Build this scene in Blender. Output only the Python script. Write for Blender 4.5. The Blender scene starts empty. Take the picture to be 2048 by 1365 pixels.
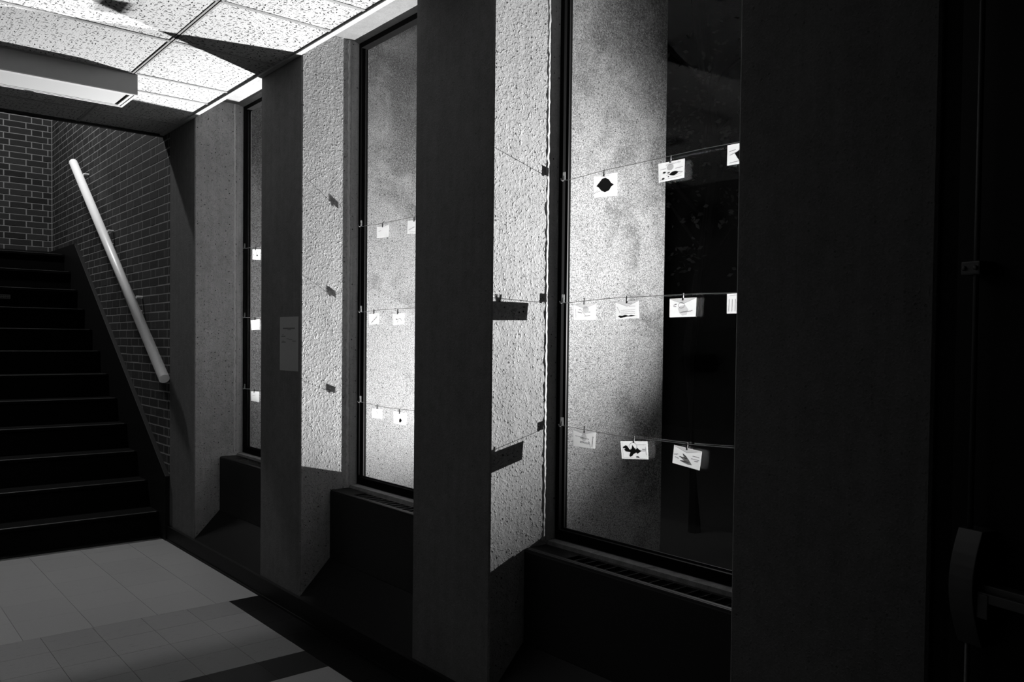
import bpy, bmesh, math, random
from mathutils import Vector, Matrix
random.seed(7)
S = bpy.context.scene
COL = S.collection
ZC = 1.4196                      # eye height above the corridor floor (all heights below are relative to the eye)

# ------------------------------------------------------------------ camera
F_PX, CX, CY = 1653.61, 992.75, 726.54
CR = Vector((0.7752772887, -0.6315396802, 0.0101369567))
CU = Vector((0.0073197399, 0.0250314229, 0.9996598668))
CF = Vector((0.6315786150, 0.7749393913, -0.0240289999))
cd = bpy.data.cameras.new('camera'); cam = bpy.data.objects.new('camera', cd); COL.objects.link(cam)
cd.sensor_width = 36; cd.lens = 36*F_PX/2048
cd.shift_x = (1024-CX)/2048; cd.shift_y = (CY-682.5)/2048
cd.clip_start = .02; cd.clip_end = 200
m = Matrix.Identity(4)
for i in range(3): m[i][0], m[i][1], m[i][2] = CR[i], CU[i], -CF[i]
m[2][3] = ZC
cam.matrix_world = m
S.camera = cam

# ------------------------------------------------------------------ light
w = bpy.data.worlds.new('night'); S.world = w; w.use_nodes = True
w.node_tree.nodes['Background'].inputs[0].default_value = (1, 1, 1, 1)
w.node_tree.nodes['Background'].inputs[1].default_value = 0.0002
vs = S.view_settings
vs.view_transform = 'Standard'; vs.look = 'None'; vs.exposure = 0; vs.gamma = 1; vs.use_curve_mapping = False

def spot(name, p, az, el, half, power, r, blend):
    l = bpy.data.lights.new(name, 'SPOT'); l.energy = power; l.shadow_soft_size = r
    l.spot_size = math.radians(2*half); l.spot_blend = blend
    o = bpy.data.objects.new(name, l); COL.objects.link(o); o.location = (p[0], p[1], p[2]+ZC)
    a, e = math.radians(az), math.radians(el)
    d = Vector((-math.cos(a)*math.cos(e), math.sin(a)*math.cos(e), math.sin(e)))
    o.rotation_euler = d.to_track_quat('-Z', 'Y').to_euler(); return o
spot('garden_flood_low', (4.85, 3.18, -1.31), -4, 31, 30, 4100, .028, .6)
spot('garden_flood_far', (4.25, 5.61, .25), -20, 38, 60, 3700, .026, .3)
spot('garden_flood_near', (4.30, 1.30, .14), 2, 9, 41, 2650, .010, 1.)
def area(name, p, tgt, sx, sy, power):
    l = bpy.data.lights.new(name, 'AREA'); l.energy = power; l.shape = 'RECTANGLE'; l.size = sx; l.size_y = sy
    o = bpy.data.objects.new(name, l); COL.objects.link(o); o.location = (p[0], p[1], p[2]+ZC)
    d = Vector(tgt)-Vector(p); o.rotation_euler = d.to_track_quat('-Z', 'Y').to_euler(); return o
area('stairwell_lamp', (.9, 8.15, 3.9), (1.2, 7.2, -1), .5, .12, 105)

# ------------------------------------------------------------------ dimensions
X0 = 1.8957
P = [(5.4696, 5.9676), (3.9096, 4.4106), (2.3563, 2.8670), (.8023, 1.3154)]     # piers, far to near
XE = 2.8745                    # outer end of the fins
ZCL, ZF, ZS = 1.4576, -ZC, 1.593
GT, GB, XG, XFR = 1.556, -.725, 2.252, 2.222
XL, YB = -1.7, -2.6            # left wall, wall behind the camera
YST, RI, TR, NST = 6.11, .188, .27, 12
YW = 9.80

# ------------------------------------------------------------------ node materials
class NM:
    def __init__(s, name, rough=.6, metallic=0, spec=.5):
        s.m = bpy.data.materials.new(name); s.m.use_nodes = True; s.t = s.m.node_tree; s.n = s.t.nodes; s.l = s.t.links
        s.b = s.n['Principled BSDF']; s.b.inputs['Roughness'].default_value = rough
        s.b.inputs['Metallic'].default_value = metallic; s.b.inputs['Specular IOR Level'].default_value = spec
        s.co = s.n.new('ShaderNodeNewGeometry').outputs['Position']
    def node(s, t, **k):
        n = s.n.new(t)
        for a, b in k.items(): setattr(n, a, b)
        return n
    def put(s, sock, v):
        if hasattr(v, 'is_output'): s.l.new(v, sock)
        else: sock.default_value = v
    def math(s, op, a, b=0., c=0.):
        n = s.node('ShaderNodeMath', operation=op)
        s.put(n.inputs[0], a); s.put(n.inputs[1], b); s.put(n.inputs[2], c); return n.outputs[0]
    def noise(s, scale, detail=3, rough=.5, vec=None, dist=0.):
        n = s.node('ShaderNodeTexNoise'); n.inputs['Scale'].default_value = scale; n.inputs['Detail'].default_value = detail
        n.inputs['Roughness'].default_value = rough; n.inputs['Distortion'].default_value = dist
        s.l.new(vec or s.co, n.inputs['Vector']); return n.outputs['Fac']
    def scaled(s, v):
        n = s.node('ShaderNodeVectorMath', operation='MULTIPLY'); s.l.new(s.co, n.inputs[0]); n.inputs[1].default_value = v
        return n.outputs[0]
    def rng(s, v, a, b, c=0., d=1.):
        n = s.node('ShaderNodeMapRange'); n.clamp = True
        s.put(n.inputs[0], v)
        for i, q in enumerate((a, b, c, d)): n.inputs[i+1].default_value = q
        return n.outputs[0]
    def mix(s, f, a, b):
        return s.math('ADD', s.math('MULTIPLY', s.math('SUBTRACT', 1., f), a), s.math('MULTIPLY', f, b))
    def holes(s, scale, dens, r0, r1, wx=1., vec=None):
        """round pits (wx=1) or short fissures (wx>1), one per Voronoi cell"""
        v = s.node('ShaderNodeTexVoronoi', voronoi_dimensions='2D'); v.inputs['Scale'].default_value = scale; v.inputs['Randomness'].default_value = .85
        if vec is None:
            sp = s.node('ShaderNodeSeparateXYZ'); s.l.new(s.co, sp.inputs[0]); cb = s.node('ShaderNodeCombineXYZ')
            s.l.new(s.math('ADD', sp.outputs[0], sp.outputs[1]), cb.inputs[0]); s.l.new(sp.outputs[2], cb.inputs[1]); vec = cb.outputs[0]
        s.l.new(vec or s.co, v.inputs['Vector'])
        sep = s.node('ShaderNodeSeparateColor'); s.l.new(v.outputs['Color'], sep.inputs[0])
        if wx == 1.:
            d = v.outputs['Distance']
        else:
            sub = s.node('ShaderNodeVectorMath', operation='SUBTRACT'); s.l.new(vec or s.co, sub.inputs[0]); s.l.new(v.outputs['Position'], sub.inputs[1])
            rot = s.node('ShaderNodeVectorRotate', rotation_type='Z_AXIS'); s.l.new(sub.outputs[0], rot.inputs['Vector'])
            s.l.new(s.math('MULTIPLY', sep.outputs[1], 3.14), rot.inputs['Angle'])
            sc = s.node('ShaderNodeVectorMath', operation='MULTIPLY'); s.l.new(rot.outputs[0], sc.inputs[0]); sc.inputs[1].default_value = (scale/wx, scale, scale)
            ln = s.node('ShaderNodeVectorMath', operation='LENGTH'); s.l.new(sc.outputs[0], ln.inputs[0]); d = ln.outputs['Value']
        r = s.math('ADD', r0, s.math('MULTIPLY', sep.outputs[2], r1-r0))
        inside = s.rng(s.math('DIVIDE', d, r), .75, 1.15, 1., 0.)
        return s.math('MULTIPLY', inside, s.math('LESS_THAN', sep.outputs[0], dens))
    def color(s, v):
        if hasattr(v, 'is_output'):
            n = s.node('ShaderNodeCombineColor')
            for i in range(3): s.l.new(v, n.inputs[i])
            s.l.new(n.outputs[0], s.b.inputs['Base Color'])
        else: s.b.inputs['Base Color'].default_value = (v, v, v, 1)
    def bump(s, h, strength, dist):
        n = s.node('ShaderNodeBump'); n.inputs['Strength'].default_value = strength; n.inputs['Distance'].default_value = dist
        s.l.new(h, n.inputs['Height']); s.l.new(n.outputs[0], s.b.inputs['Normal'])

def plain(name, v, rough=.6, var=.12, scale=30, bump=0., metallic=0, spec=.5):
    k = NM(name, rough, metallic, spec)
    n = k.noise(scale, 4); k.color(k.mix(n, v*(1-var), v*(1+var)))
    if bump: k.bump(k.noise(scale*3, 3), bump, .002)
    return k.m

def concrete(name, v, rough_h, holes_d, streak=0.):
    k = NM(name, .9, 0, .25)
    big = k.noise(2.2, 5, .6); mid = k.noise(22, 5, .65); fine = k.noise(170, 3, .7)
    h1 = k.holes(42, holes_d*.9, .06, .16); h2 = k.holes(110, holes_d*.6, .10, .22)
    c = k.math('ADD', v*.72, k.math('MULTIPLY', k.rng(big, .3, .7), v*.2))
    c = k.math('ADD', c, k.math('MULTIPLY', k.rng(mid, .3, .7), v*.22))
    c = k.math('ADD', c, k.math('MULTIPLY', k.rng(fine, .3, .7, -.5, .5), v*.30))
    if streak:
        st = k.noise(1, 4, .6, vec=k.scaled((30, 30, 1.2)))
        c = k.math('ADD', c, k.math('MULTIPLY', k.rng(st, .35, .65, -.5, .5), v*streak))
    hh = k.math('MAXIMUM', k.math('MULTIPLY', h1, .88), k.math('MULTIPLY', h2, .75))
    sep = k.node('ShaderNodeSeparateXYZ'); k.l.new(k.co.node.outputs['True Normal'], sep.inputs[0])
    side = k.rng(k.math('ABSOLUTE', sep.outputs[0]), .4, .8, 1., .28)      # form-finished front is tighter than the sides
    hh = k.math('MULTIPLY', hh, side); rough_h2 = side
    c = k.math('MULTIPLY', c, k.rng(k.math('ABSOLUTE', sep.outputs[0]), .4, .8, 1., .43))      # shade put into the colour: pier fronts darker than their sides
    k.color(k.math('MULTIPLY', c, k.math('SUBTRACT', 1., hh)))
    lump = k.rng(k.noise(95, 2, .5), .55, .72); lump2 = k.noise(75, 3, .6)
    h = k.math('ADD', k.math('MULTIPLY', lump, .6), k.math('MULTIPLY', lump2, .6))
    h = k.math('ADD', h, k.math('MULTIPLY', fine, .18))
    h = k.math('SUBTRACT', h, k.math('MULTIPLY', k.math('MAXIMUM', h1, h2), 1.))
    k.bump(k.math('MULTIPLY', h, side), 1., rough_h)
    return k.m

M = {}
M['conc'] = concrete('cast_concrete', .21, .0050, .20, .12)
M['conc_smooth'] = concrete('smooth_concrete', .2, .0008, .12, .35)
M['soffit'] = concrete('soffit_concrete', .12, .0005, .05)
M['caulk'] = plain('old_caulk', .25, .6, .3, 60, .5)
# exterior weathered fin is the same pier; weathering comes from the stain texture below
def fin_material():
    k = NM('weathered_concrete', .9, 0, .25)
    fine = k.noise(210, 2, .7); mid = k.noise(60, 4, .7); big = k.noise(3.1, 4, .6, dist=.6)
    h1 = k.math('MAXIMUM', k.holes(38, .30, .06, .17), k.holes(105, .30, .12, .26))
    c = k.math('ADD', .07, k.math('MULTIPLY', k.rng(fine, .40, .60), .19))
    c = k.math('ADD', c, k.math('MULTIPLY', k.rng(mid, .35, .65), .05))
    sx = k.node('ShaderNodeSeparateXYZ'); k.l.new(k.co, sx.inputs[0])
    grime = k.math('MULTIPLY', k.rng(k.math('ADD', k.math('ADD', big, k.rng(sx.outputs[0], 2.40, 2.87, -.07, .09)), k.rng(sx.outputs[2], 1.5, 2.9, -.09, .11)), .45, .62), k.rng(k.noise(110, 4, .8), .35, .6))
    c = k.math('MULTIPLY', c, k.math('SUBTRACT', 1., k.math('MULTIPLY', grime, .75)))
    run = k.rng(k.math('ADD', sx.outputs[2], k.math('MULTIPLY', k.noise(2.4, 3), 1.2)), 2.35, 3.5)      # rain stain from the top
    c = k.math('MULTIPLY', c, k.math('SUBTRACT', 1., k.math('MULTIPLY', run, .5)))
    k.color(k.math('MULTIPLY', c, k.math('SUBTRACT', 1., k.math('MULTIPLY', h1, .7))))
    k.bump(k.math('ADD', fine, mid), .6, .002); return k.m
M['fin'] = fin_material()

def tile_material():
    k = NM('fissured_ceiling_tile', .92, 0, .2)
    fv = k.scaled((1, 1, 0)); f1 = k.holes(38, .72, .08, .135, 3., fv); f2 = k.holes(90, .6, .12, .25, 1.4, fv)
    fine = k.noise(260, 2)
    c = k.math('ADD', .27, k.math('MULTIPLY', k.rng(fine, .3, .7), .03))
    d = k.math('MAXIMUM', f1, k.math('MULTIPLY', f2, .55))
    k.color(k.math('MULTIPLY', c, k.math('SUBTRACT', 1., k.math('MULTIPLY', d, .95))))
    k.bump(k.math('SUBTRACT', 1., d), 1., .003); return k.m
M['ctile'] = tile_material()
M['tbar'] = plain('painted_ceiling_grid', .17, .5, .04)
M['trimw'] = plain('white_wall_angle', .27, .5, .04)
M['black'] = plain('black_anodised_frame', .003, .8, .2, spec=.02)
M['dark'] = plain('dark_painted_steel', .006, .5, .2, spec=.2)
M['rubber'] = plain('black_rubber', .0018, .8, .3, 40, .2, spec=.05)
M['base'] = plain('black_vinyl_base', .004, .5, .3, spec=.15)
M['nosing'] = plain('worn_nosing', .03, .35, .3)
M['string'] = plain('pale_string', .45, .8, .1)
M['rail'] = plain('pale_handrail', .78, .38, .08, 60)
M['fixture'] = plain('fixture_enamel', .20, .4, .04)
M['wallp'] = plain('painted_wall', .008, .8, .05)
M['lightframe'] = plain('fixture_rim', .42, .4, .04)
def lens_material():
    k = NM('prismatic_lens', .35)
    v = k.node('ShaderNodeTexVoronoi'); v.inputs['Scale'].default_value = 160; v.inputs['Randomness'].default_value = 0.
    k.l.new(k.co, v.inputs['Vector'])
    k.color(k.rng(v.outputs['Distance'], 0., .7, .40, .32)); return k.m
M['lens'] = lens_material()
def brick_material(attr):
    k = NM('dark_brick' + ('_field' if attr else ''), .85, 0, .25)
    if attr:
        a = k.node('ShaderNodeAttribute', attribute_name='tint'); r = a.outputs['Fac']
    else:
        r = k.node('ShaderNodeObjectInfo').outputs['Random']
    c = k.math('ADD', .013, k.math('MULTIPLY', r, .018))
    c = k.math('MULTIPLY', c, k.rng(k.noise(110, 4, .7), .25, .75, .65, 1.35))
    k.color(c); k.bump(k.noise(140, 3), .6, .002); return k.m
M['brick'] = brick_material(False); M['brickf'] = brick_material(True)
M['mortar'] = plain('pale_mortar', .20, .95, .15, 80, .4)
def floor_mat(name, v, streaks=.18, rough=.28):
    k = NM(name, rough, 0, .5)
    st = k.noise(1, 4, .65, vec=k.scaled((14, 110, 1)))
    fine = k.noise(240, 2); o = k.node('ShaderNodeObjectInfo').outputs['Random']
    c = k.math('MULTIPLY', v, k.math('ADD', .96, k.math('MULTIPLY', o, .08)))
    mk = k.rng(st, .60, .72); c = k.math('MULTIPLY', c, k.math('SUBTRACT', 1., k.math('MULTIPLY', mk, streaks*2)))
    c = k.math('MULTIPLY', c, k.rng(fine, .3, .7, .9, 1.1)); k.color(c)
    k.bump(k.noise(5, 2), .15, .004); return k.m
M['fwhite'] = floor_mat('pale_vinyl_tile', .27, .05)
M['fgrey'] = floor_mat('grey_vinyl_tile', .21, .3)
M['fband'] = floor_mat('charcoal_vinyl_tile', .02, .1)
M['fblack'] = floor_mat('black_vinyl_tile', .003, .1)
M['grout'] = plain('dark_joint', .03, .9, .1)
def paper(name, v, trans, rough=.8):
    k = NM(name, rough, 0, .2)
    c = k.math('MULTIPLY', v, k.rng(k.noise(120, 3), .3, .7, .94, 1.03)); k.color(c)
    t = k.node('ShaderNodeBsdfTranslucent'); t.inputs['Color'].default_value = (v, v, v, 1)
    mx = k.node('ShaderNodeMixShader'); mx.inputs[0].default_value = trans
    k.l.new(k.b.outputs[0], mx.inputs[1]); k.l.new(t.outputs[0], mx.inputs[2])
    k.l.new(mx.outputs[0], k.n['Material Output'].inputs['Surface']); return k.m
M['paper'] = paper('translucent_paper', .40, .55)
def film(name, v, clear):
    k = NM(name, .8, 0, .1); k.color(v)
    t = k.node('ShaderNodeBsdfTransparent'); mx = k.node('ShaderNodeMixShader'); mx.inputs[0].default_value = clear
    k.l.new(k.b.outputs[0], mx.inputs[1]); k.l.new(t.outputs[0], mx.inputs[2])
    k.l.new(mx.outputs[0], k.n['Material Output'].inputs['Surface']); return k.m
M['flap'] = film('envelope_flap', .3, .82)
M['paperw'] = paper('white_card', .56, .55)
M['notice'] = paper('notice_paper', .26, .1)
M['ink'] = plain('brown_ink', .035, .8, .1)
M['faint'] = film('faint_print', .1, .6)
M['leafdark'] = plain('pressed_leaf', .02, .9, .3, 200)
M['leafgrey'] = film('thin_pressed_leaf', .05, .42)
M['peg'] = plain('wooden_peg', .010, .7, .2, 200)
M['spring'] = plain('wire_spring', .08, .3, .1, metallic=1)
M['hook'] = paper('clear_plastic_hook', .3, .6, .3)
M['steel'] = plain('satin_steel', .03, .5, .1, metallic=.5)
M['door'] = plain('dark_door', .0015, .6, .1, spec=.1)
M['ground'] = plain('asphalt', .005, .95, .3, 20)
M['bark'] = plain('bark', .003, .9, .3, spec=0)
M['leaves'] = plain('garden_leaf', .02, .8, .4, 12, spec=0)
M['seal'] = film('round_seal', .3, .72)
M['papere'] = paper('envelope_paper', .64, .55)
def glass_material():
    k = NM('window_glass'); k.n.remove(k.b)
    lw = k.node('ShaderNodeLayerWeight'); lw.inputs['Blend'].default_value = .5
    f = k.math('ADD', .010, k.math('MULTIPLY', k.math('POWER', lw.outputs['Facing'], 5.), .35))
    tr = k.node('ShaderNodeBsdfTransparent'); gl = k.node('ShaderNodeBsdfGlossy'); gl.inputs['Roughness'].default_value = .0
    tr.inputs['Color'].default_value = (.97, .97, .97, 1)
    mx = k.node('ShaderNodeMixShader'); k.l.new(f, mx.inputs[0]); k.l.new(tr.outputs[0], mx.inputs[1]); k.l.new(gl.outputs[0], mx.inputs[2])
    k.l.new(mx.outputs[0], k.n['Material Output'].inputs['Surface']); return k.m
M['glass'] = glass_material()

# ------------------------------------------------------------------ mesh helpers (coordinates relative to the eye height)
class MB:
    def __init__(s): s.v = []; s.f = []
    def add(s, vs, fs):
        b = len(s.v); s.v += [Vector(q) for q in vs]; s.f += [tuple(i+b for i in f) for f in fs]; return s
    def box(s, x0, x1, y0, y1, z0, z1):
        return s.add([(x, y, z) for x in (x0, x1) for y in (y0, y1) for z in (z0, z1)],
                     [(0, 1, 3, 2), (4, 6, 7, 5), (0, 4, 5, 1), (2, 3, 7, 6), (0, 2, 6, 4), (1, 5, 7, 3)])
    def prism(s, prof, axis, a, b):
        """prof: list of 2-D points, extruded along axis ('x','y','z') from a to b"""
        n = len(prof)
        mk = {'y': lambda p, t: (p[0], t, p[1]), 'x': lambda p, t: (t, p[0], p[1]), 'z': lambda p, t: (p[0], p[1], t)}[axis]
        return s.add([mk(p, a) for p in prof]+[mk(p, b) for p in prof],
                     [tuple(range(n))[::-1], tuple(range(n, 2*n))]+[(i, (i+1) % n, n+(i+1) % n, n+i) for i in range(n)])
    def tube(s, pts, r, n=8, ry=None):
        pts = [Vector(p) for p in pts]; vs = []; fs = []
        for i, p in enumerate(pts):
            d = (pts[min(i+1, len(pts)-1)]-pts[max(i-1, 0)]).normalized()
            a = d.cross(Vector((0, 0, 1)));
            if a.length < 1e-3: a = d.cross(Vector((1, 0, 0)))
            a.normalize(); b = d.cross(a).normalized()
            for j in range(n):
                t = 2*math.pi*j/n; vs.append(p+a*math.cos(t)*r+b*math.sin(t)*(ry or r))
        for i in range(len(pts)-1):
            for j in range(n): fs.append((i*n+j, i*n+(j+1) % n, (i+1)*n+(j+1) % n, (i+1)*n+j))
        fs.append(tuple(range(n))[::-1]); fs.append(tuple((len(pts)-1)*n+j for j in range(n)))
        return s.add(vs, fs)
WLOC = {}
def obj(name, mb, mat, parent=None, origin=None, bevel=0, smooth=False):
    if parent is not None: org = WLOC[parent.name]
    else: org = Vector(origin) if origin else Vector((0, 0, 0))
    me = bpy.data.meshes.new(name); me.from_pydata([v-org for v in mb.v], [], mb.f)
    me.materials.append(M[mat])
    bm = bmesh.new(); bm.from_mesh(me); bmesh.ops.recalc_face_normals(bm, faces=bm.faces)
    if bevel: bmesh.ops.bevel(bm, geom=list(bm.edges), offset=bevel, segments=2, affect='EDGES', profile=.6)
    bm.to_mesh(me); bm.free()
    if smooth:
        for p_ in me.polygons: p_.use_smooth = True
    o = bpy.data.objects.new(name, me); COL.objects.link(o)
    if parent is not None: o.parent = parent
    else: o.location = org+Vector((0, 0, ZC))
    WLOC[o.name] = org
    return o
def empty(name, loc):
    o = bpy.data.objects.new(name, None); COL.objects.link(o); o.empty_display_size = .05
    o.location = Vector(loc)+Vector((0, 0, ZC)); WLOC[o.name] = Vector(loc); return o
def tag(o, label, cat, group=None):
    o['label'] = label; o['category'] = cat
    if group: o['group'] = group
    return o
def struct(name, mb, mat, bevel=0):
    o = obj(name, mb, mat, bevel=bevel); o['kind'] = 'structure'; return o
def inst(src, name, loc, parent):
    o = src.copy(); o.name = name; COL.objects.link(o); o.parent = parent; o.location = loc; return o

# ================================================================== STRUCTURE
# floor slab and tiles
fl = struct('floor', MB().box(XL, X0, YB, YST+.05, ZF-.12, ZF-.003), 'grout')
WLOC[fl.name] = Vector((0, 0, 0))
def tiles(mesh_mat, x0, y0, sx, sy, nx, ny, xmin=-9, xmax=9, ymax=99, ymin=-99):
    src = None; g = .0008
    for i in range(nx):
        for j in range(ny):
            a, b, c, d = x0+i*sx, x0+(i+1)*sx, y0+j*sy, y0+(j+1)*sy
            full = a >= xmin and b <= xmax and d <= ymax and c >= ymin
            a, b, c, d = max(a, xmin), min(b, xmax), max(c, ymin), min(d, ymax)
            if b-a < .01 or d-c < .01: continue
            if full and src is not None: inst(src, 'floor_tile', (a, c, ZF), fl)
            else:
                gy = .0003 if mesh_mat == 'fwhite' else g
                mb = MB().box(g, b-a-g, gy, d-c-gy, -.003, 0)
                me = bpy.data.meshes.new('floor_tile'); me.from_pydata(mb.v, [], mb.f); me.materials.append(M[mesh_mat])
                o = bpy.data.objects.new('floor_tile', me); COL.objects.link(o); o.parent = fl; o.location = (a, c, ZF)
                if full: src = o
T9 = .2286; T12 = .3052; XS = 1.7041; YG = 4.373
tiles('fwhite', 1.024-T12*6, YG, T12, T12, 9, 6, xmax=XS+.168, ymax=YST)
tiles('fgrey', XS-T9*11, YG-4*T9, T9, T9, 11, 4)
tiles('fband', XS-T9*11, YG-5*T9, T9, T9, 11, 1)
tiles('fwhite', XS-T12*8, YG-5*T9-T12*6, T12, T12, 8, 6)
tiles('fblack', XS, YG-T9*14, .1716, T9, 1, 14)

# ceiling: grid of tiles on T bars
U = .316
yb = [3.2269+U*k for k in (-10, -8, -6, -4, -2, 0, 1, 3, 5, 6, 8)]+[6.097]
xb = [XL, -1.105, .115, 1.334, 1.870]
cl = struct('ceiling', MB().box(XL, 1.872, YB, 6.13, ZCL+.03, ZCL+.06), 'tbar')
WLOC[cl.name] = Vector((0, 0, 0))
ybb = [YB]+[y for y in yb if y > YB+.1]
def cpart(name, mb, mat):
    o = obj(name, mb, mat); o.parent = cl; o.location = (0, 0, 0); return o
cl.location = (0, 0, ZC)
for i in range(len(xb)-1):
    for j in range(len(ybb)-1):
        a, b, c, d = xb[i]+.0045, xb[i+1]-.0045, ybb[j]+.0045, ybb[j+1]-.0045
        cpart('ceiling_tile', MB().box(a, b, c, d, ZCL+.0032, ZCL+.018), 'ctile' if d > 2. else 'dark')  # unseen near tiles made dark to cut light bounced onto the near piers
for x in xb[1:-1]: cpart('ceiling_grid_bar', MB().box(x-.012, x+.012, YB, 6.097, ZCL, ZCL+.0015).box(x-.003, x+.003, YB, 6.097, ZCL, ZCL+.03), 'tbar')
for y in ybb[1:-1]: cpart('ceiling_grid_bar', MB().box(XL, 1.870, y-.012, y+.012, ZCL+.0002, ZCL+.0017).box(XL, 1.870, y-.003, y+.003, ZCL, ZCL+.03), 'tbar')
# wall angle along the piers and end trim at the stairwell
struct('trim_1', MB().box(1.866, 1.8935, YB, 6.097, ZCL-.006, ZCL+.0).box(1.866, 1.8935, YB, 6.097, ZCL, ZCL+.16), 'trimw')
struct('trim_2', MB().box(XL, 1.8935, 6.097, 6.13, ZCL-.012, ZCL+.9), 'dark')

# walls out of view that close the corridor
struct('wall_left', MB().box(XL-.1, XL, YB, YW+.1, ZF, 4.3), 'wallp')
struct('wall_front', MB().box(XL-.1, 2.6, YB-.1, YB, ZF, ZS+.2), 'wallp')
wr = struct('wall_right', MB().box(X0+.0012, X0+.3, P[0][1]+.002, YW+.1, ZF, 4.3), 'mortar'); WLOC[wr.name] = Vector((0, 0, 0))
wbk = struct('wall_back', MB().box(XL, X0+.008, YW+.0025, YW+.2, ZF, 4.3), 'mortar'); WLOC[wbk.name] = Vector((0, 0, 0))
struct('ceiling_stairwell', MB().box(XL-.1, X0+.3, 6.13, YW+.2, 4.3, 4.4), 'wallp')

# bricks --------------------------------------------------------------
CO = .0637; BL = .2030; BH = .0527; J = .011
def brick_rows(u0, u1, zlo, zhi, zref, jA, jB):
    """list of (ua,ub,z) bricks; stretcher rows alternate with stretcher/header rows"""
    out = []; k0 = int((zlo-zref)//CO); k1 = int((zhi-zref)//CO)
    for k in range(k0, k1):
        z = zref+k*CO
        if k % 2 == 0:
            n0 = int((u0-jA)//BL)-1; seq = [(jA+n*BL, jA+(n+1)*BL) for n in range(n0, n0+200) if jA+n*BL < u1]
        else:
            per = BL*1.5; n0 = int((u0-jB)//per)-1; seq = []
            for n in range(n0, n0+200):
                a = jB+n*per
                if a > u1: break
                seq += [(a, a+BL), (a+BL, a+per)]
        for a, b in seq:
            a, b = max(a, u0), min(b, u1)
            if b-a > .03: out.append((a, b, z))
    return out
def stair_z(y): return .818+(y-8.55)*.69
def lay(wall, bricks, axis, near_key, face, limit=300):
    bricks.sort(key=near_key)
    cache = {}; rest = MB(); tint = []
    for n, (a, b, z) in enumerate(bricks):
        L = round(b-a-J, 3); pr = random.uniform(-.0005, .0005)
        if n < limit:
            if L not in cache:
                mb = MB()
                if axis == 'y': mb.box(0, .02, 0, L, 0, BH)
                else: mb.box(0, L, 0, .02, 0, BH)
                me = bpy.data.meshes.new('brick'); me.from_pydata(mb.v, [], mb.f); me.materials.append(M['brick']); cache[L] = me
            o = bpy.data.objects.new('brick', cache[L]); COL.objects.link(o); o.parent = wall
            o.location = (face+pr, a+J/2, z) if axis == 'y' else (a+J/2, face+pr, z)
        else:
            if axis == 'y': rest.box(face+pr, face+pr+.02, a+J/2, a+J/2+L, z, z+BH)
            else: rest.box(a+J/2, a+J/2+L, face+pr, face+pr+.02, z, z+BH)
            tint.append(random.random())
    if tint:
        me = bpy.data.meshes.new('brickwork'); me.from_pydata(rest.v, [], rest.f); me.materials.append(M['brickf'])
        at = me.attributes.new('tint', 'FLOAT', 'FACE')
        at.data.foreach_set('value', [t for t in tint for _ in range(6)])
        o = bpy.data.objects.new('brickwork', me); COL.objects.link(o); o.parent = wall; o['kind'] = 'stuff'
wr.location = (0, 0, ZC); wbk.location = (0, 0, ZC)
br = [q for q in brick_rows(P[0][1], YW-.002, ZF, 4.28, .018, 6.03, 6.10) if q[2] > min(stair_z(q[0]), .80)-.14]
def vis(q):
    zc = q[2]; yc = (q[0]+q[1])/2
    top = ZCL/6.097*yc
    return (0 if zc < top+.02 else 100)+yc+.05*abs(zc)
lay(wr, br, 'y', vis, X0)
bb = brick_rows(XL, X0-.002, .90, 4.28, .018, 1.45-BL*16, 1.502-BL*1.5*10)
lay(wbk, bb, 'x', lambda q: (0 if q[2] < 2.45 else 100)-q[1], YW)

# piers -----------------------------------------------------------------
plab = ['farthest concrete pier, at the foot of the brick stair wall', 'concrete pier with the paper notice taped to its dark front',
        'concrete pier whose bright pitted side carries the card shadows', 'nearest and widest looking dark concrete pier, beside the door']
for k, (a, b) in enumerate(P):
    r = empty('concrete_pier', (X0, (a+b)/2, ZF)); tag(r, plab[k], 'pier', 'row of concrete piers')
    c = .006
    prof = [(X0+c, a), (XG+.03, a), (XG+.03, b), (X0+c, b), (X0, b-c), (X0, a+c)]
    # inner shaft with a fine grid on its near face so that the edge can be slightly ragged
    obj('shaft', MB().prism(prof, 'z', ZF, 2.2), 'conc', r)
    obj('outer_fin', MB().prism([(XG+.0301, a), (XE-.01, a), (XE, a+.01), (XE, b-.01), (XE-.01, b), (XG+.0301, b)], 'z', ZF-.3, 3.4), 'fin', r)
    # ragged caulk seam on the side that faces the camera
    s = MB(); n = 160; vs = []; fs = []
    for i in range(n+1):
        z = -.765+(ZS+.765)*i/n
        w0 = .006+random.random()*.005; xx = 2.166+random.uniform(-.0025, .0025)
        h = .0015+random.random()*.0035
        vs += [(xx-w0, a+.001, z), (xx-w0*.3, a-h, z), (xx+w0*.5, a-h*random.uniform(.3, 1), z), (xx+w0, a+.001, z)]
    for i in range(n):
        for j in range(3): q = i*4+j; fs.append((q, q+1, q+5, q+4))
    s.add(vs, fs); o = obj('caulk_seam', s, 'caulk', r)
    o['label'] = 'ragged pale caulk seam'
    # smooth jamb strip between seam and frame
    obj('jamb_strip', MB().box(2.178, XFR+.02, a-.0012, a+.01, -.765, ZS-.002), 'conc_smooth', r)

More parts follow.
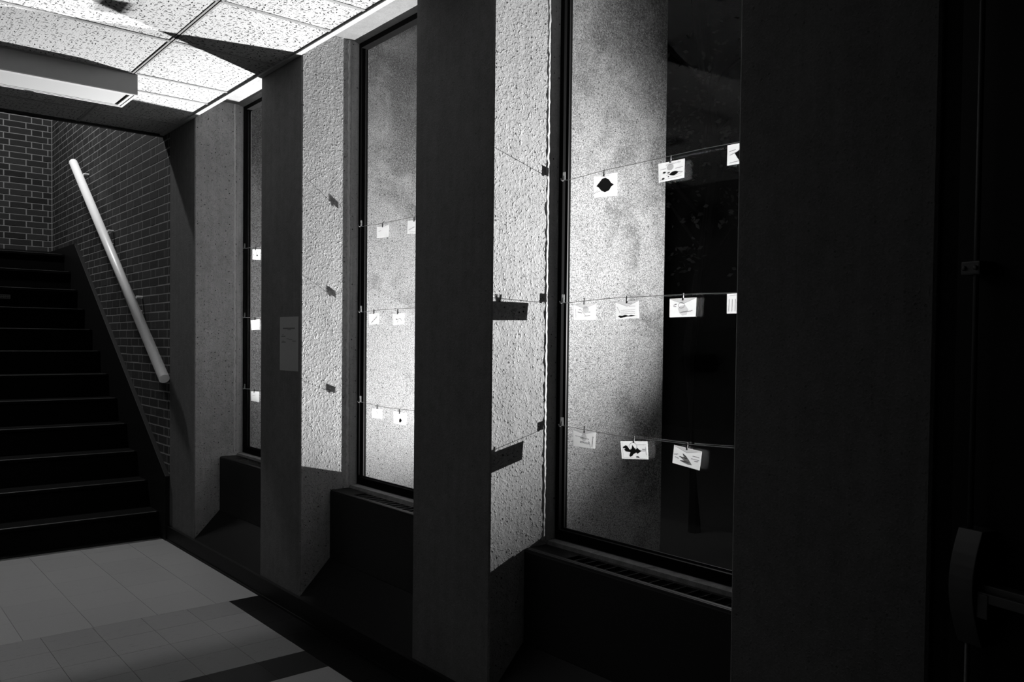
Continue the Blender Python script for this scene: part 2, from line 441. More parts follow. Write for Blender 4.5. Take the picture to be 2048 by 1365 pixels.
# base curb, black base and sloped ledges between the piers
bs = struct('baseboard_right', MB().box(1.8757, X0+.01, P[3][0]-.0, 5.97, ZF, -1.3157).box(1.87, 1.8757, P[3][0], 5.97, ZF, ZF+.012), 'base')
bays = [(P[1][1], P[0][0]), (P[2][1], P[1][0]), (P[3][1], P[2][0])]
for k, (y0, y1) in enumerate(bays):
    struct('trim_%d' % (3+k), MB().prism([(X0+.0, ZF), (X0, -1.3157), (2.064, -1.142), (2.26, -1.142), (2.26, ZF)], 'y', y0+.0005, y1-.0005), 'base')
    # sill block under the frame, soffit above it
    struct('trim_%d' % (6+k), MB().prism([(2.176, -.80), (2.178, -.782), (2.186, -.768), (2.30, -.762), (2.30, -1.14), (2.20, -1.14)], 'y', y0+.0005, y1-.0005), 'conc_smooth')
    struct('trim_%d' % (9+k), MB().box(1.8935, 2.188, y0-.0, y1+.0, ZS, ZS+.25).prism([(2.188, ZS), (2.222, 1.583), (2.261, 1.583), (2.261, ZS+.25), (2.188, ZS+.25)], 'y', y0, y1), 'soffit')
    struct('trim_%d' % (12+k), MB().box(2.26, 2.34, y0, y1, ZF-.3, -.76), 'fin')
    struct('trim_%d' % (15+k), MB().box(2.262, 2.268, y0, y1, 1.584, 3.4), 'fin')

# windows ---------------------------------------------------------------
FW = .020
for k, (y0, y1) in enumerate(bays):
    wnd = empty('window_%d' % (3-k), (XFR, (y0+y1)/2, GB)); wnd['kind'] = 'structure'
    y0i, y1i = y0+.0005, y1-.0045
    xo = 2.266
    obj('frame_post', MB().box(XFR, xo, y1i-FW, y1i, GB-.036, GT+.028), 'black', wnd)
    obj('frame_post', MB().box(XFR, xo, y0i, y0i+FW, GB-.036, GT+.028), 'black', wnd)
    obj('frame_head', MB().box(XFR, xo, y0i+FW, y1i-FW, GT, GT+.028), 'black', wnd)
    obj('frame_sill', MB().box(XFR, xo, y0i+FW, y1i-FW, GB-.036, GB), 'black', wnd)
    bd = MB().box(XG-.006, XG-.001, y1i-FW-.005, y1i-FW, GB, GT).box(XG-.006, XG-.001, y0i+FW, y0i+FW+.005, GB, GT)
    bd.box(XG-.006, XG-.001, y0i+FW+.005, y1i-FW-.005, GB, GB+.005)
    obj('glazing_bead', bd, 'dark', wnd)
    obj('pane', MB().box(XG, XG+.005, y0i+FW-.002, y1i-FW+.002, GB-.002, GT+.002), 'glass', wnd)

# radiator covers ---------------------------------------------------------
rlab = ['black radiator cover in the far window bay, mostly hidden by piers', 'black radiator cover with a lit slotted grille under the middle window', 'black radiator cover under the nearest window']
for k, (y0, y1) in enumerate(bays):
    r = empty('radiator_cover', (2.12, (y0+y1)/2, -1.142)); tag(r, rlab[k], 'radiator', 'radiator covers under the windows')
    a, b = y0+.004, y1-.004
    zt = -.780
    obj('front_panel', MB().prism([(2.064, -1.14), (2.064, zt-.012), (2.068, zt-.003), (2.076, zt), (2.090, zt), (2.090, zt-.012), (2.074, zt-.016), (2.074, -1.14)], 'y', a, b), 'dark', r)
    ge = b-.20
    obj('top_panel', MB().box(2.0905, 2.175, ge, b, zt-.012, zt).box(2.158, 2.175, a, ge, zt-.012, zt).box(2.0905, 2.158, a, a+.12, zt-.012, zt), 'dark', r)
    y = a+.145; 
    while y < ge-.01:
        obj('grille_bar', MB().box(2.0905, 2.158, y, y+.004, zt-.010, zt+.0005), 'nosing', r); y += .0495
    obj('front_lip', MB().box(2.0635, 2.0665, a+.02, b-.02, zt-.004, zt+.001), 'steel', r)
    obj('inner_pan', MB().box(2.0905, 2.158, a+.12, ge, -.90, -.89), 'dark', r)

# ceiling light ------------------------------------------------------------
cfx = (1.355, 4.812, 5.122)
r = empty('ceiling_light', (.745, 4.967, ZCL-.001)); tag(r, 'long unlit white box ceiling light with a prismatic lens', 'ceiling light')
zb, zt = ZCL-.113, ZCL-.001
x0, x1, y0, y1 = .135, cfx[0], cfx[1], cfx[2]
b = MB()
b.box(x0, x1, y0, y0+.012, zb+.006, zt).box(x0, x1, y1-.012, y1, zb+.006, zt).box(x1-.012, x1, y0+.012, y1-.012, zb+.006, zt).box(x0, x0+.012, y0+.012, y1-.012, zb+.006, zt).box(x0+.012, x1-.012, y0+.012, y1-.012, zt-.004, zt)
obj('housing', b, 'fixture', r)
def ring(x0, x1, y0, y1, w_, za, zb_):
    return MB().box(x0, x1, y0, y0+w_, za, zb_).box(x0, x1, y1-w_, y1, za, zb_).box(x0, x0+w_, y0+w_, y1-w_, za, zb_).box(x1-w_, x1, y0+w_, y1-w_, za, zb_)
obj('door_rim', ring(x0, x1, y0, y1, .013, zb, zb+.0055), 'lightframe', r)
obj('lens_rim', ring(x0+.019, x1-.019, y0+.019, y1-.019, .013, zb+.001, zb+.007), 'lightframe', r)
obj('lens', MB().box(x0+.040, x1-.050, y0+.034, y1-.034, zb+.003, zb+.007), 'lens', r)
obj('end_gap', MB().box(x1-.049, x1-.033, y0+.034, y1-.034, zb+.012, zb+.016), 'dark', r)
obj('latch', MB().box(.86, .90, y1-.010, y1-.002, zb-.002, zb-.0002), 'steel', r)

# stairs ----------------------------------------------------------------------
st = empty('staircase', (.1, YST, ZF)); tag(st, 'dark rubber staircase climbing to the brick landing', 'stairs')
for n in range(1, NST+1):
    y = YST+(n-1)*TR; z = ZF+n*RI; last = n == NST
    ye = YW-.034 if last else y+TR+.02
    s_ = obj('step', MB().prism([(y+.018, ZF if n == 1 else z-RI-.01), (y+.018, z-.028), (y, z-.022), (y, z-.001), (ye, z-.001), (ye, ZF if n == 1 else z-RI-.01)], 'x', XL+.03, 1.864), 'rubber', st)
    obj('nosing', MB().prism([(y-.001, z-.004), (y-.001, z), (y+.003, z+.0015), (y+.0065, z+.0015), (y+.0065, z-.001)], 'x', XL+.03, 1.845), 'nosing', s_)
WLOC[st.name] = Vector((.1, YST, ZF))
obj('toe_strip', MB().box(XL+.03, 1.86, YST-.03, YST, ZF, ZF+.012), 'dark', st)
prof = [(5.9685, ZF), (5.9685, stair_z(5.9685)), (8.68, stair_z(8.68)), (YW-.034, .915), (YW-.034, ZF)]
o = obj('stringer', MB().prism(prof, 'x', 1.8665, X0-.0005), 'dark', st)
obj('stringer_edge', MB().prism([(5.97, stair_z(5.97)-.0025), (5.97, stair_z(5.97)), (8.66, stair_z(8.66)), (8.66, stair_z(8.66)-.0025)], 'x', 1.8645, 1.8665), 'nosing', st)
struct('baseboard_back', MB().box(XL, 1.866, YW-.033, YW-.0008, ZF+NST*RI, .917), 'dark')

# small plate on a riser
pl = obj('riser_plate', MB().box(1.06, 1.315, 8.556, 8.558, .356, .392), 'tbar', origin=None)
tag(pl, 'small grey lettered plate on a dark stair riser', 'plate')
for zz in (.382, .366):
    mb = MB(); x = 1.075
    while x < 1.30:
        wd = random.uniform(.006, .018); mb.box(x, x+wd, 8.5545, 8.5560, zz-.004, zz+.002); x += wd+.005
    q = obj('lettering', mb, 'dark'); q.parent = pl; q.location = (0, 0, 0)

# handrail -------------------------------------------------------------------
hr = empty('handrail', (1.82, 7.1, -.4)); tag(hr, 'bright round sloping handrail on the brick stair wall', 'handrail')
RA, RB = Vector((1.815, 8.47, 1.637)), Vector((1.815, 5.83, -.268))
obj('rail', MB().tube([RA, RB], .036, 24), 'rail', hr, smooth=False)
for yb_ in (8.25, 7.425, 6.62):
    t = (RA.y-yb_)/(RA.y-RB.y); p = RA.lerp(RB, t)
    bk = obj('bracket', MB().tube([(p.x, p.y, p.z-.036), (p.x+.01, p.y, p.z-.075), (X0-.02, p.y, p.z-.085), (X0-.001, p.y, p.z-.085)], .007, 8), 'rail', hr)
    obj('wall_plate', MB().tube([(X0-.008, p.y, p.z-.085), (X0-.0005, p.y, p.z-.085)], .024, 14), 'rail', bk) if False else None
    obj('bolt', MB().tube([(X0-.046, p.y-.01, p.z+.02), (X0-.001, p.y-.01, p.z+.02)], .011, 10), 'rail', hr)
for o in hr.children:
    if o.name.startswith('rail'):
        for p_ in o.data.polygons:
            if len(p_.vertices) == 4: p_.use_smooth = True

# notice on the second pier ---------------------------------------------------
nt = obj('notice', MB().box(X0-.0012, X0-.0002, 3.937, 4.158, -.156, .127), 'notice', origin=(X0-.0002, 4.047, -.156))
tag(nt, 'printed paper notice taped to the dark pier front', 'notice')
def words(y0, y1, z, h):
    mb = MB(); y = y0
    while y > y1:
        wd = random.uniform(.004, .012); mb.box(X0-.0017, X0-.0013, y-wd, y, z-h/2+random.uniform(-.0005, 0), z+h/2); y -= wd+.0025
    obj('print_line', mb, 'ink', nt)
for a, b, z, h in ((4.118, 3.975, .067, .005), (4.063, 4.033, .059, .003), (4.130, 4.115, .033, .002), (4.136, 4.097, .025, .003), (4.075, 4.048, .012, .002),
                   (4.050, 4.015, .008, .002), (4.005, 3.975, .000, .003), (4.128, 4.108, -.001, .002), (4.136, 4.088, -.006, .003)): words(a, b, z, h)

# ================================================================== CARDS ON STRINGS
XC = 2.2355
def at(x, y, X=XC):
    """point of the plane X where the sight line through a photo pixel meets it"""
    d = CF+CR*((x-CX)/F_PX)-CU*((y-CY)/F_PX); d = d*(X/d.x); return (d.y, d.z)
def flat(name, pts, mat, parent, lift=.0006, th=.0003):
    """thin sheet cut to an outline given in plane coordinates (y,z)"""
    n = len(pts); x = XC-lift
    mb = MB().add([(x, p[0], p[1]) for p in pts]+[(x+th, p[0], p[1]) for p in pts],
                  [tuple(range(n)), tuple(range(n, 2*n))[::-1]]+[(i, (i+1) % n, n+(i+1) % n, n+i) for i in range(n)])
    return obj(name, mb, mat, parent)
class Card:
    def __init__(s, corners, label, group, mat=None):
        s.c = [at(*q) for q in corners]     # tl, tr, br, bl
        my = sum(p[0] for p in s.c)/4; mz = min(p[1] for p in s.c)
        s.r = empty('card', (XC, my, mz)); tag(s.r, label, 'card', group)
        sheet = MB(); nx, nz = 6, 4; th = .0004
        for side in (0, 1):
            for i in range(nx+1):
                for j in range(nz+1):
                    u, v = i/nx, j/nz; y, z = s.uv(u, v)
                    bow = -.0015*math.sin(math.pi*u)*v*0
                    sheet.v.append(Vector((XC+bow+side*th, y, z)))
        N = (nx+1)*(nz+1)
        for side in (0, 1):
            for i in range(nx):
                for j in range(nz):
                    a = side*N+i*(nz+1)+j; sheet.f.append((a, a+1, a+nz+2, a+nz+1))
        obj('sheet', sheet, mat or ('paper' if group == G3 else 'paperw'), s.r)
    def uv(s, u, v):
        tl, tr, br_, bl = s.c
        return tuple((tl[k]*(1-u)+tr[k]*u)*(1-v)+(bl[k]*(1-u)+br_[k]*u)*v for k in (0, 1))
    def poly(s, name, uvs, mat, lift=.0006): return flat(name, [s.uv(*q) for q in uvs], mat, s.r, lift)
    def disc(s, name, u, v, ru, rv, mat, n=18, lift=.0006):
        return s.poly(name, [(u+ru*math.cos(t*2*math.pi/n), v+rv*math.sin(t*2*math.pi/n)) for t in range(n)], mat, lift)
    def stroke(s, name, pts, wd, mat, lift=.0009):
        mb = MB(); P2 = [Vector(s.uv(*p)) for p in pts]; x = XC-lift
        for a, b_ in zip(P2[:-1], P2[1:]):
            d = (b_-a);
            if d.length < 1e-6: continue
            n = Vector((-d.y, d.x)).normalized()*wd*.68
            q = [a+n, b_+n, b_-n, a-n]
            mb.add([(x, p.x, p.y) for p in q]+[(x+.0002, p.x, p.y) for p in q], [(0, 1, 2, 3), (7, 6, 5, 4), (0, 4, 5, 1), (1, 5, 6, 2), (2, 6, 7, 3), (3, 7, 4, 0)])
        return obj(name, mb, mat, s.r)
    def script(s, u0, v0, u1, v1, amp=.03, wd=.0007, mat='ink'):
        n = 26; pts = []; du, dv = u1-u0, v1-v0; L = math.hypot(du, dv)
        for i in range(n+1):
            t = i/n; o = amp*math.sin(i*2.1+random.uniform(-.6, .6))*random.uniform(.3, 1)
            pts.append((u0+du*t-dv/L*o*.6, v0+dv*t+du/L*o))
        return s.stroke('handwriting', pts, wd, mat)
    def envelope(s, tip=(.5, .42)):
        s.poly('envelope_flap', [(.0, .0), (1., .0), tip], 'flap', .0006)
        s.stroke('fold_line', [(0, .02), tip, (1, .02)], .0008, 'faint')
def ell(u, v, ru, rv, n=16, p=1.): return [(u+ru*math.cos(t*2*math.pi/n), v+rv*math.sin(t*2*math.pi/n)) for t in range(n)]
def lens_leaf(u0, v0, u1, v1, wd, n=7):
    """pointed leaf from (u0,v0) to (u1,v1)"""
    up, dn = [], []
    for i in range(1, n):
        t = i/n; wv = wd*math.sin(math.pi*t)**.8; u, v = u0+(u1-u0)*t, v0+(v1-v0)*t
        L = math.hypot(u1-u0, v1-v0); nx, ny = -(v1-v0)/L, (u1-u0)/L
        up.append((u+nx*wv, v+ny*wv)); dn.append((u-nx*wv, v-ny*wv))
    return [(u0, v0)]+up+[(u1, v1)]+dn[::-1]

G3, G2, G1 = 'cards pegged in the nearest window', 'cards pegged in the middle window', 'cards pegged in the far window'
pegs = []
def peg_at(x, y0, y1, label, group): pegs.append((at(x, (y0+y1)/2), label, group, abs(at(x, y0)[1]-at(x, y1)[1])))

# nearest window, top row
c = Card([(1187, 352), (1234, 345.5), (1234.5, 391), (1188, 396)], 'translucent card with one round dark leaf, top row of nearest window', G3, 'papere')
c.poly('pressed_leaf', [(.12, .49), (.26, .33), (.38, .18), (.52, .16), (.66, .25), (.76, .42), (.88, .50), (.76, .58), (.66, .74), (.48, .80), (.33, .72), (.22, .56)], 'leafdark')
c.stroke('twig', [(.70, .60), (.92, .74)], .0008, 'faint'); c.stroke('twig', [(.2, .66), (.02, .82)], .0008, 'faint'); c.script(.0, .8, .3, .72, .04, .0006, 'faint')
c.envelope((.5, .10))
peg_at(1208.5, 340, 353, 'small peg above the round dark leaf card', G3)
c = Card([(1316.5, 328), (1369.5, 317), (1368.5, 355.5), (1317.5, 365.5)], 'white card with a dark leaf and seeds, tilted, top row nearest window', G3)
c.poly('pressed_leaf', lens_leaf(.42, .70, .78, .62, .11), 'leafdark'); c.stroke('twig', [(.76, .62), (.94, .66)], .0012, 'ink')
c.poly('pressed_leaf', lens_leaf(.16, .55, .30, .52, .05), 'leafdark'); c.poly('pressed_leaf', lens_leaf(.12, .88, .24, .82, .05), 'leafdark')
c.poly('pressed_leaf', lens_leaf(.36, .80, .42, .78, .03), 'leafdark'); c.poly('pressed_leaf', lens_leaf(.34, .60, .46, .56, .04), 'leafgrey')
c.disc('seal', .46, .30, .13, .17, 'seal', lift=.0005); c.script(.3, .16, .85, .12, .05, .001, 'faint'); c.script(.66, .42, .95, .40, .02, .0008)
c.script(.08, .36, .3, .34, .02, .0008, 'faint'); c.stroke('twig', [(.30, .70), (.5, .66), (.6, .8), (.9, .70)], .0006, 'faint')
c.stroke('border_line', [(.06, .6), (.06, .92), (.9, .86)], .0006, 'faint')
peg_at(1341, 312, 326, 'small peg on the tilted leaf and seed card', G3)
c = Card([(1455, 291), (1510, 280), (1509, 323), (1454, 331.5)], 'white card cut off by the nearest pier, top row', G3)
c.poly('pressed_leaf', [(.28, .46), (.48, .30), (.75, .25), (.8, .6), (.7, .95), (.50, .92), (.38, .70)], 'leafdark')
c.script(.08, .34, .32, .28, .02, .0008); c.script(.1, .9, .5, .85, .03, .0008); c.stroke('twig', [(.1, .52), (.32, .42)], .001, 'ink')
peg_at(1482, 276, 290, 'peg half behind the nearest pier, top row', G3)
# nearest window, middle row
c = Card([(1146.4, 608.6), (1192, 607.5), (1191.6, 639.8), (1147.2, 640.6)], 'pale translucent envelope nearest the hook, middle row of nearest window', G3, 'papere')
c.envelope((.5, .28)); c.disc('seal', .56, .36, .13, .22, 'seal'); c.stroke('twig', [(.20, .50), (.40, .58)], .0018, 'ink'); c.stroke('twig', [(.34, .36), (.46, .56), (.56, .76)], .0009, 'ink')
c.script(.12, .30, .12, .85, .02, .0009); c.script(.65, .52, .76, .52, .02, .0008); c.script(.5, .76, .76, .74, .02, .0009); c.script(.25, .36, .34, .36, .02, .0008)
peg_at(1169, 596, 609.5, 'small peg on the pale envelope nearest the hook', G3)
c = Card([(1231.2, 604.2), (1277.3, 601.1), (1278.2, 636.7), (1232.5, 638.5)], 'envelope with a black scribbled band along its bottom, middle row', G3)
c.envelope((.5, .30)); c.poly('ink_band', [(.08, .86), (.16, .80), (.28, .83), (.40, .78), (.55, .84), (.66, .80), (.86, .84), (.66, .89), (.5, .88), (.38, .92), (.2, .95)], 'leafdark')
for v in (.52, .62, .72): c.script(.22, v, .84, v-.01, .025, .0007, 'faint')
c.script(.05, .28, .18, .64, .03, .0009, 'faint'); c.script(.54, .14, .72, .12, .01, .0010); c.script(.58, .30, .85, .32, .02, .0006)
peg_at(1254, 592.5, 607, 'small peg on the envelope with the scribbled band', G3)
c = Card([(1339.5, 598.1), (1393, 595), (1391, 633.7), (1339, 635.2)], 'white envelope with a round seal and signature against the dark', G3)
c.envelope((.52, .30)); c.poly('pressed_leaf', [(.33, .55), (.40, .42), (.60, .36), (.72, .62), (.66, .90), (.50, .93), (.38, .78)], 'flap', .0009)
c.stroke('seal', [(.46+.115*math.cos(t*.45), .38+.15*math.sin(t*.45)) for t in range(15)], .0010, 'ink', .0012)
c.script(.42, .76, .88, .68, .045, .0011); c.script(.15, .36, .27, .30, .04, .0008); c.script(.15, .42, .26, .44, .02, .0008)
peg_at(1366, 587, 601.5, 'small peg on the sealed and signed envelope', G3)
c = Card([(1454, 588), (1508, 585), (1506.5, 626.5), (1453.6, 627.7)], 'white card with upright handwriting beside the nearest pier, middle row', G3)
for u in (.08, .20, .32): c.script(u, .9, u+.01, .28, .02, .0011)
c.script(.1, .1, .5, .08, .02, .0008, 'faint')
peg_at(1481, 576, 590, 'peg hidden at the nearest pier, middle row', G3)
# nearest window, bottom row
c = Card([(1146, 859.3), (1191.5, 864.7), (1190, 898.4), (1146.6, 892.5)], 'pale card with faint feathery drawing, bottom row nearest the hook', G3, 'paperw')
c.envelope((.5, .2)); c.script(.1, .36, .5, .42, .03, .0008); c.script(.9, .3, .86, .9, .05, .0010); c.disc('seal', .50, .40, .12, .22, 'flap', lift=.0010)
for v in (.44, .66, .72): c.script(.32, v, .72, v+.04, .05, .0009, 'leafgrey')
c.script(.72, .6, .80, .95, .03, .0010, 'leafgrey')
peg_at(1169, 853, 866, 'small peg on the pale feathery card', G3)
c = Card([(1240.9, 883.2), (1294.9, 883.5), (1296.7, 919.6), (1243.8, 917.9)], 'white card with a big black lobed leaf, bottom row', G3)
c.poly('pressed_leaf', [(.07, .34), (.12, .28), (.19, .22), (.24, .26), (.33, .46), (.40, .44), (.44, .20), (.50, .34), (.56, .46), (.62, .36), (.70, .48), (.76, .53), (.90, .51), (.91, .54), (.76, .55),
                        (.66, .66), (.61, .70), (.57, .63), (.47, .72), (.40, .85), (.33, .88), (.30, .82), (.35, .62), (.28, .60), (.18, .58), (.12, .47), (.18, .40), (.09, .40)], 'leafdark')
c.stroke('seal', [(.47+.14*math.cos(t*.45), .27+.19*math.sin(t*.45)) for t in range(15)], .0010, 'leafgrey', .0012)
c.disc('seed', .61, .88, .06, .05, 'leafgrey'); c.disc('seed', .66, .91, .025, .03, 'ink', lift=.0012)
c.script(.62, .2, .95, .18, .03, .0006, 'faint'); c.script(.80, .44, .92, .44, .03, .0009); c.script(.92, .3, .94, .75, .03, .0008); c.stroke('border_line', [(.05, .06), (.08, .94), (.95, .96)], .0006, 'faint')
peg_at(1267.7, 872.5, 886, 'small peg on the big lobed leaf card', G3)
c = Card([(1348.3, 890.4), (1404, 904), (1398.9, 941.7), (1344.7, 926.3)], 'steeply tilted white card with a grey fan leaf, bottom row', G3)
c.envelope((.48, .25)); c.poly('pressed_leaf', [(.34, .34), (.46, .42), (.60, .62), (.72, .84), (.56, .86), (.36, .80), (.26, .74), (.42, .70), (.30, .60), (.24, .52), (.40, .54)], 'leafgrey', .0009)
for q in ((.24, .54, .52, .56), (.28, .74, .60, .74), (.36, .36, .5, .5)): c.script(*q, .03, .0013, 'leafdark')
for q in ((.04, .5, .18, .44), (.08, .62, .22, .66), (.70, .34, .95, .36), (.66, .50, .95, .50), (.78, .60, .92, .58)): c.script(*q, .03, .0009)
peg_at(1374.3, 885.6, 900.6, 'small peg on the steeply tilted fan leaf card', G3)
# middle window
c = Card([(753.7, 453), (777.7, 449), (776.8, 473.6), (753.7, 476.8)], 'blank looking white card, top row of the middle window', G2)
c.script(.15, .45, .35, .42, .03, .0008, 'faint'); c.envelope((.5, .12)); peg_at(765.4, 445.5, 455, 'small peg, top row of middle window, left', G2)
c = Card([(815.2, 442), (838, 440), (838, 467), (814.3, 467.7)], 'white card with slanting signature half behind the third pier', G2)
c.script(.12, .72, .62, .5, .03, .0013); c.script(.2, .88, .7, .88, .02, .0007); peg_at(828.7, 434, 443.7, 'small peg beside the third pier, top row', G2)
c = Card([(737, 628.5), (758.4, 625.8), (758, 648), (737.8, 650)], 'white card with dark writing slanting upward, middle window', G2)
c.script(.25, .85, .80, .35, .06, .0016); peg_at(747.8, 618.7, 628, 'small peg, middle row of middle window, left', G2)
c = Card([(785.3, 628), (808.7, 626.4), (808, 648.6), (786, 651)], 'white card with a small arched grey sprig, middle window', G2)
c.script(.28, .48, .42, .54, .05, .0012); c.stroke('twig', [(.52, .52), (.62, .44), (.70, .50), (.80, .68)], .0014, 'ink'); c.script(.4, .8, .5, .6, .02, .0008); peg_at(795.6, 618.7, 628.7, 'small peg, middle row of middle window, right', G2)
c = Card([(743.7, 817), (764.8, 820.5), (764.2, 838.6), (743, 836.3)], 'very pale card with a faint mark, bottom row of middle window', G2)
c.script(.45, .2, .6, .5, .05, .0008, 'faint'); peg_at(754.8, 808.7, 818, 'small peg, bottom row of middle window, left', G2)
c = Card([(786.8, 822.8), (814, 827.5), (812.5, 851.8), (786.8, 847)], 'white card with one small black blob leaf, bottom row', G2)
c.poly('pressed_leaf', [(.45, .62), (.52, .50), (.60, .54), (.64, .68), (.56, .84), (.46, .84)], 'leafdark'); c.stroke('twig', [(.62, .70), (.8, .62)], .0008, 'ink'); c.stroke('twig', [(.42, .05), (.42, .5)], .0008, 'faint')
peg_at(799.4, 819, 828, 'small peg, bottom row of middle window, right', G2)
# far window
c = Card([(505.1, 498.9), (521, 499), (520.4, 520), (505, 519)], 'white card with a dark curling flower, top of the far window', G1)
c.stroke('pressed_flower', [(.46, .0), (.46, .5)], .002, 'ink'); c.stroke('pressed_flower', [(.6+.12*math.cos(t*.5), .40+.18*math.sin(t*.5)) for t in range(14)], .0022, 'ink')
c.disc('pressed_flower', .17, .55, .06, .05, 'leafdark'); c.disc('pressed_flower', .62, .60, .09, .08, 'leafdark', lift=.0012); c.stroke('twig', [(.28, .7), (.4, .86), (.6, .74)], .002, 'leafgrey')
peg_at(511.5, 494.5, 501, 'tiny peg, top of the far window', G1)
c = Card([(501.5, 641), (519, 638.9), (518.7, 659.5), (503, 660.8)], 'plain white card, middle of the far window', G1); c.script(.2, .3, .5, .34, .03, .0008, 'faint')
peg_at(510.3, 634.5, 641, 'tiny peg, middle of the far window', G1)
c = Card([(501.7, 783), (518, 784), (518, 805.4), (502.1, 802)], 'plain white card, bottom of the far window', G1); c.script(.2, .4, .5, .44, .03, .0008, 'faint')
peg_at(508.7, 778.5, 786, 'tiny peg, bottom of the far window', G1)

for (y, z), lab, grp, h in pegs:
    r = empty('clothes_peg', (XC, y, z-h/2)); tag(r, lab, 'peg', grp.replace('cards pegged', 'pegs'))
    w2 = .0026; h = min(h, .026)
    for sg in (-1, 1):
        t = .0011+.0022
        mb = MB()
        xa = XC-.0012 if sg < 0 else XC+.0007
        prof = [(y-w2+sg*.0005, z-h/2), (y+w2+sg*.0005, z-h/2), (y+w2+sg*.0024, z+h/2), (y-w2*.1+sg*.0024, z+h/2)] if sg > 0 else \
               [(y-w2+sg*.0005, z-h/2), (y+w2+sg*.0005, z-h/2), (y+w2*.1+sg*.0024, z+h/2), (y-w2+sg*.0024, z+h/2)]
        x_a, x_b = (XC-.0042, XC-.0012) if sg < 0 else (XC+.0006, XC+.0036)
        mb.add([(x_a, p[0], p[1]) for p in prof]+[(x_b, p[0], p[1]) for p in prof], [(0, 1, 2, 3), (7, 6, 5, 4), (0, 4, 5, 1), (1, 5, 6, 2), (2, 6, 7, 3), (3, 7, 4, 0)])
        obj('arm', mb, 'peg', r)
    obj('spring', MB().tube([(XC-.0048, y, z+.001), (XC+.0042, y, z+.001)], .0013, 8), 'spring', r)

# strings and hooks
hooks = {0: [(5.4345, .637), (5.4315, .169), (5.4275, -.314)], 1: [(3.872, .625), (3.869, .171), (3.869, -.309)], 2: [(2.322, .642), (2.320, .171), (2.318, -.305)]}
mids = {0: [(5.31, .625), (5.315, .155), (5.32, -.325)], 1: [(3.69, .610), (3.70, .166), (3.66, -.335)], 2: [(2.13, .640), (2.10, .168), (2.05, -.332)]}
wn = ['far window', 'middle window', 'nearest window']; rn = ['top', 'middle', 'bottom']
for k in range(3):
    for j in range(3):
        y, z = hooks[k][j]; ym, zm = mids[k][j]; ye = bays[k][0]+.03
        pts = [(2.214, y, z-.012), (2.224, y-.02, z-.013), (XC-.0006, ym, zm), (XC-.0006, ye+.35, zm+.002), (2.222, ye-.012, z-.010)]
        o = obj('string', MB().tube(pts, .0011, 5), 'string', origin=(2.22, (y+ye)/2, z))
        tag(o, '%s string stretched across the %s' % (rn[j], wn[k]), 'string', 'strings across the windows')
        for side, yy in ((0, y), (1, ye-.014)):
            r = empty('adhesive_hook', (XFR, yy, z-.02)); 
            tag(r, 'clear plastic hook on the %s frame post, %s string of %s' % ('left' if side == 0 else 'right', rn[j], wn[k]), 'hook', 'hooks on the window frames')
            obj('back_plate', MB().box(XFR-.0030, XFR-.0003, yy-.007, yy+.007, z-.012, z+.020), 'hook', r, bevel=.001)
            obj('hook_arm', MB().tube([(XFR-.004, yy, z+.006), (XFR-.006, yy, z-.008), (XFR-.010, yy, z-.015), (XFR-.015, yy+.001, z-.014), (XFR-.018, yy+.002, z-.006)], .0022, 8), 'hook', r, smooth=True)

# ================================================================== DOOR WITH EXIT DEVICE
struct('wall_right_door', MB().box(X0+.02, X0+.3, YB, P[3][0], 1.1, 2.2), 'wallp')
dr = empty('door_1', (1.87, .765, ZF)); dr['kind'] = 'structure'
obj('door_frame', MB().box(X0+.015, X0+.12, P[3][0]-.055, P[3][0]-.0005, ZF, 1.1).box(X0+.06, X0+.12, .30, P[3][0]-.055, ZF, 1.1).box(X0+.045, X0+.12, P[3][0]-.075, P[3][0]-.055, ZF, 1.1), 'door', dr)
ang = math.radians(13)
dv = Vector((math.sin(ang), math.cos(ang), 0)); nv = Vector((-math.cos(ang), math.sin(ang), 0))
o0 = Vector((1.865, .745, 0))
def dbox(s0, s1, n0, n1, z0, z1, tilt=0):
    vs = []
    for s_ in (s0, s1):
        for n_ in (n0, n1):
            for z in (z0, z1): vs.append(o0-dv*s_+nv*n_+Vector((0, 0, z)))
    return vs
def dadd(mb, *a):
    return mb.add(dbox(*a), [(0, 1, 3, 2), (4, 6, 7, 5), (0, 4, 5, 1), (2, 3, 7, 6), (0, 2, 6, 4), (1, 5, 7, 3)])
leaf = obj('door_leaf', dadd(MB(), 0, .90, -.045, 0, ZF+.01, 1.05), 'door', dr)
def onray(px, py, nd):
    """point where a sight line meets the plane parallel to the door leaf, nd in front of it"""
    d = CF+CR*((px-CX)/F_PX)-CU*((py-CY)/F_PX); q = o0+nv*nd; t = q.dot(nv)/d.dot(nv); return d*t
pT, pB = onray(1966, 0, .035), onray(1940.5, 1060, .035)
rx = (pT+pB)/2
rod = obj('exit_rod', MB().tube([(rx.x, rx.y, 1.0), (rx.x, rx.y, pB.z-.02)], .0055, 14), 'steel', dr, smooth=True)
obj('exit_rod', MB().tube([(rx.x, rx.y, ZF+.03), (rx.x, rx.y, onray(1935, 1285, .035).z)], .0055, 14), 'steel', dr, smooth=True)
g = onray(1948, 537, .038)
gd = MB()
s_g = (o0-g).dot(dv)
dadd(gd, s_g-.020, s_g+.020, .0, .050, g.z-.014, g.z+.014); gd.tube([g+nv*.012-dv*.012, g+nv*.0165-dv*.012], .005, 8); gd.tube([g+nv*.012+dv*.012, g+nv*.0165+dv*.012], .005, 8)
obj('rod_guide', gd, 'steel', dr, bevel=.003)
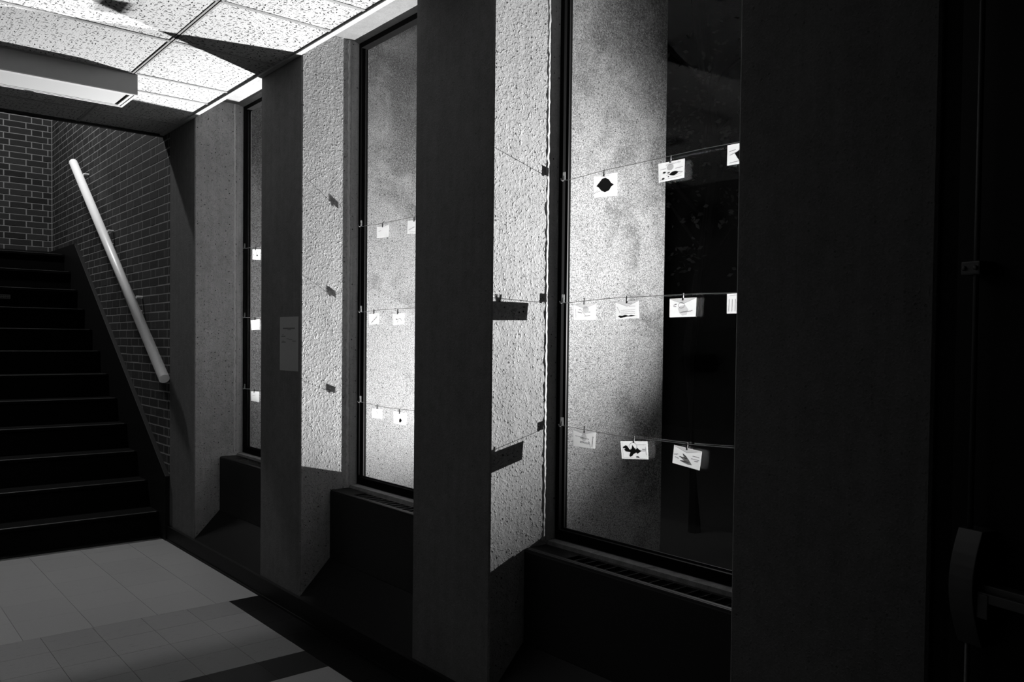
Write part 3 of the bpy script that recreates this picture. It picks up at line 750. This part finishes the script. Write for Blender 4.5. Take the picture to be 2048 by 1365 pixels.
# bowed case of the exit device
ct = onray(1926, 1062, .07); cb = onray(1918, 1285, .05); s_c = (o0-ct).dot(dv)
prof = []
zt_, zb_ = ct.z, cb.z; nseg = 10
for i in range(nseg+1):
    t = i/nseg; prof.append((.030+.045*math.sin(math.pi*(.12+.80*t)), zt_+(zb_-zt_)*t))
vs = []; fs = []
hw = .026
for i, (n_, z) in enumerate(prof):
    for s_ in (-hw, hw):
        for nn in (0.001, n_): vs.append(o0-dv*(s_c+s_)+nv*nn+Vector((0, 0, z)))
for i in range(nseg):
    a = i*4; b_ = a+4
    fs += [(a, a+1, b_+1, b_), (a+1, a+3, b_+3, b_+1), (a+3, a+2, b_+2, b_+3), (a+2, a, b_, b_+2)]
fs += [(0, 2, 3, 1), (nseg*4, nseg*4+1, nseg*4+3, nseg*4+2)]
obj('exit_device_case', MB().add(vs, fs), 'steel', dr, bevel=.002)
pb = onray(1972, 1176, .055); s_b = (o0-pb).dot(dv)
obj('push_bar', dadd(dadd(MB(), s_c+.028, s_c+.75, .02, .05, pb.z-.012, pb.z+.003), s_c+.028, s_c+.75, .050, .062, pb.z-.030, pb.z-.010), 'steel', dr, bevel=.002)
obj('bar_end_cap', dadd(MB(), s_c+.0275, s_c+.050, .012, .064, pb.z-.062, pb.z-.0125), 'steel', dr, bevel=.002)

# ================================================================== OUTSIDE
struct('ground', MB().box(2.26, 14, -6, 16, ZF-.4, ZF-.3), 'ground')
bush = empty('garden_tree', (6.2, 4.7, ZF-.3)); tag(bush, 'dark leafy tree outside, faintly seen through the nearest window', 'tree')
tr = MB(); tr.tube([(6.2, 4.7, ZF-.3), (6.15, 4.75, 0), (6.3, 4.6, 1.6), (6.1, 4.7, 3.2)], .06, 8)
for q in range(7):
    a = q*1.3; z0 = .6+q*.3; tr.tube([(6.2, 4.7, z0), (6.2+.5*math.cos(a), 4.7+.5*math.sin(a), z0+.5), (6.2+1.0*math.cos(a), 4.7+1.0*math.sin(a), z0+.8)], .02, 6)
obj('trunk', tr, 'bark', bush)
lf = MB()
for i in range(1500):
    cl_ = i % 46; rr = random.Random(cl_*17+3)
    c0 = Vector((6.2+rr.gauss(0, .6), 4.7+rr.gauss(0, .6), 1.9+rr.gauss(0, .55)))
    p = c0+Vector((random.gauss(0, .12), random.gauss(0, .12), random.gauss(0, .10)))
    d = Vector((random.gauss(0, 1), random.gauss(0, 1), random.gauss(0, .5))).normalized(); e = d.cross(Vector((random.gauss(0, 1), random.gauss(0, 1), random.gauss(0, 1)))).normalized()
    L = random.uniform(.04, .07)
    lf.add([p, p+d*L*.5+e*L*.28, p+d*L, p+d*L*.5-e*L*.28], [(0, 1, 2, 3)])
o = obj('foliage', lf, 'leaves', bush); o['kind'] = 'stuff'
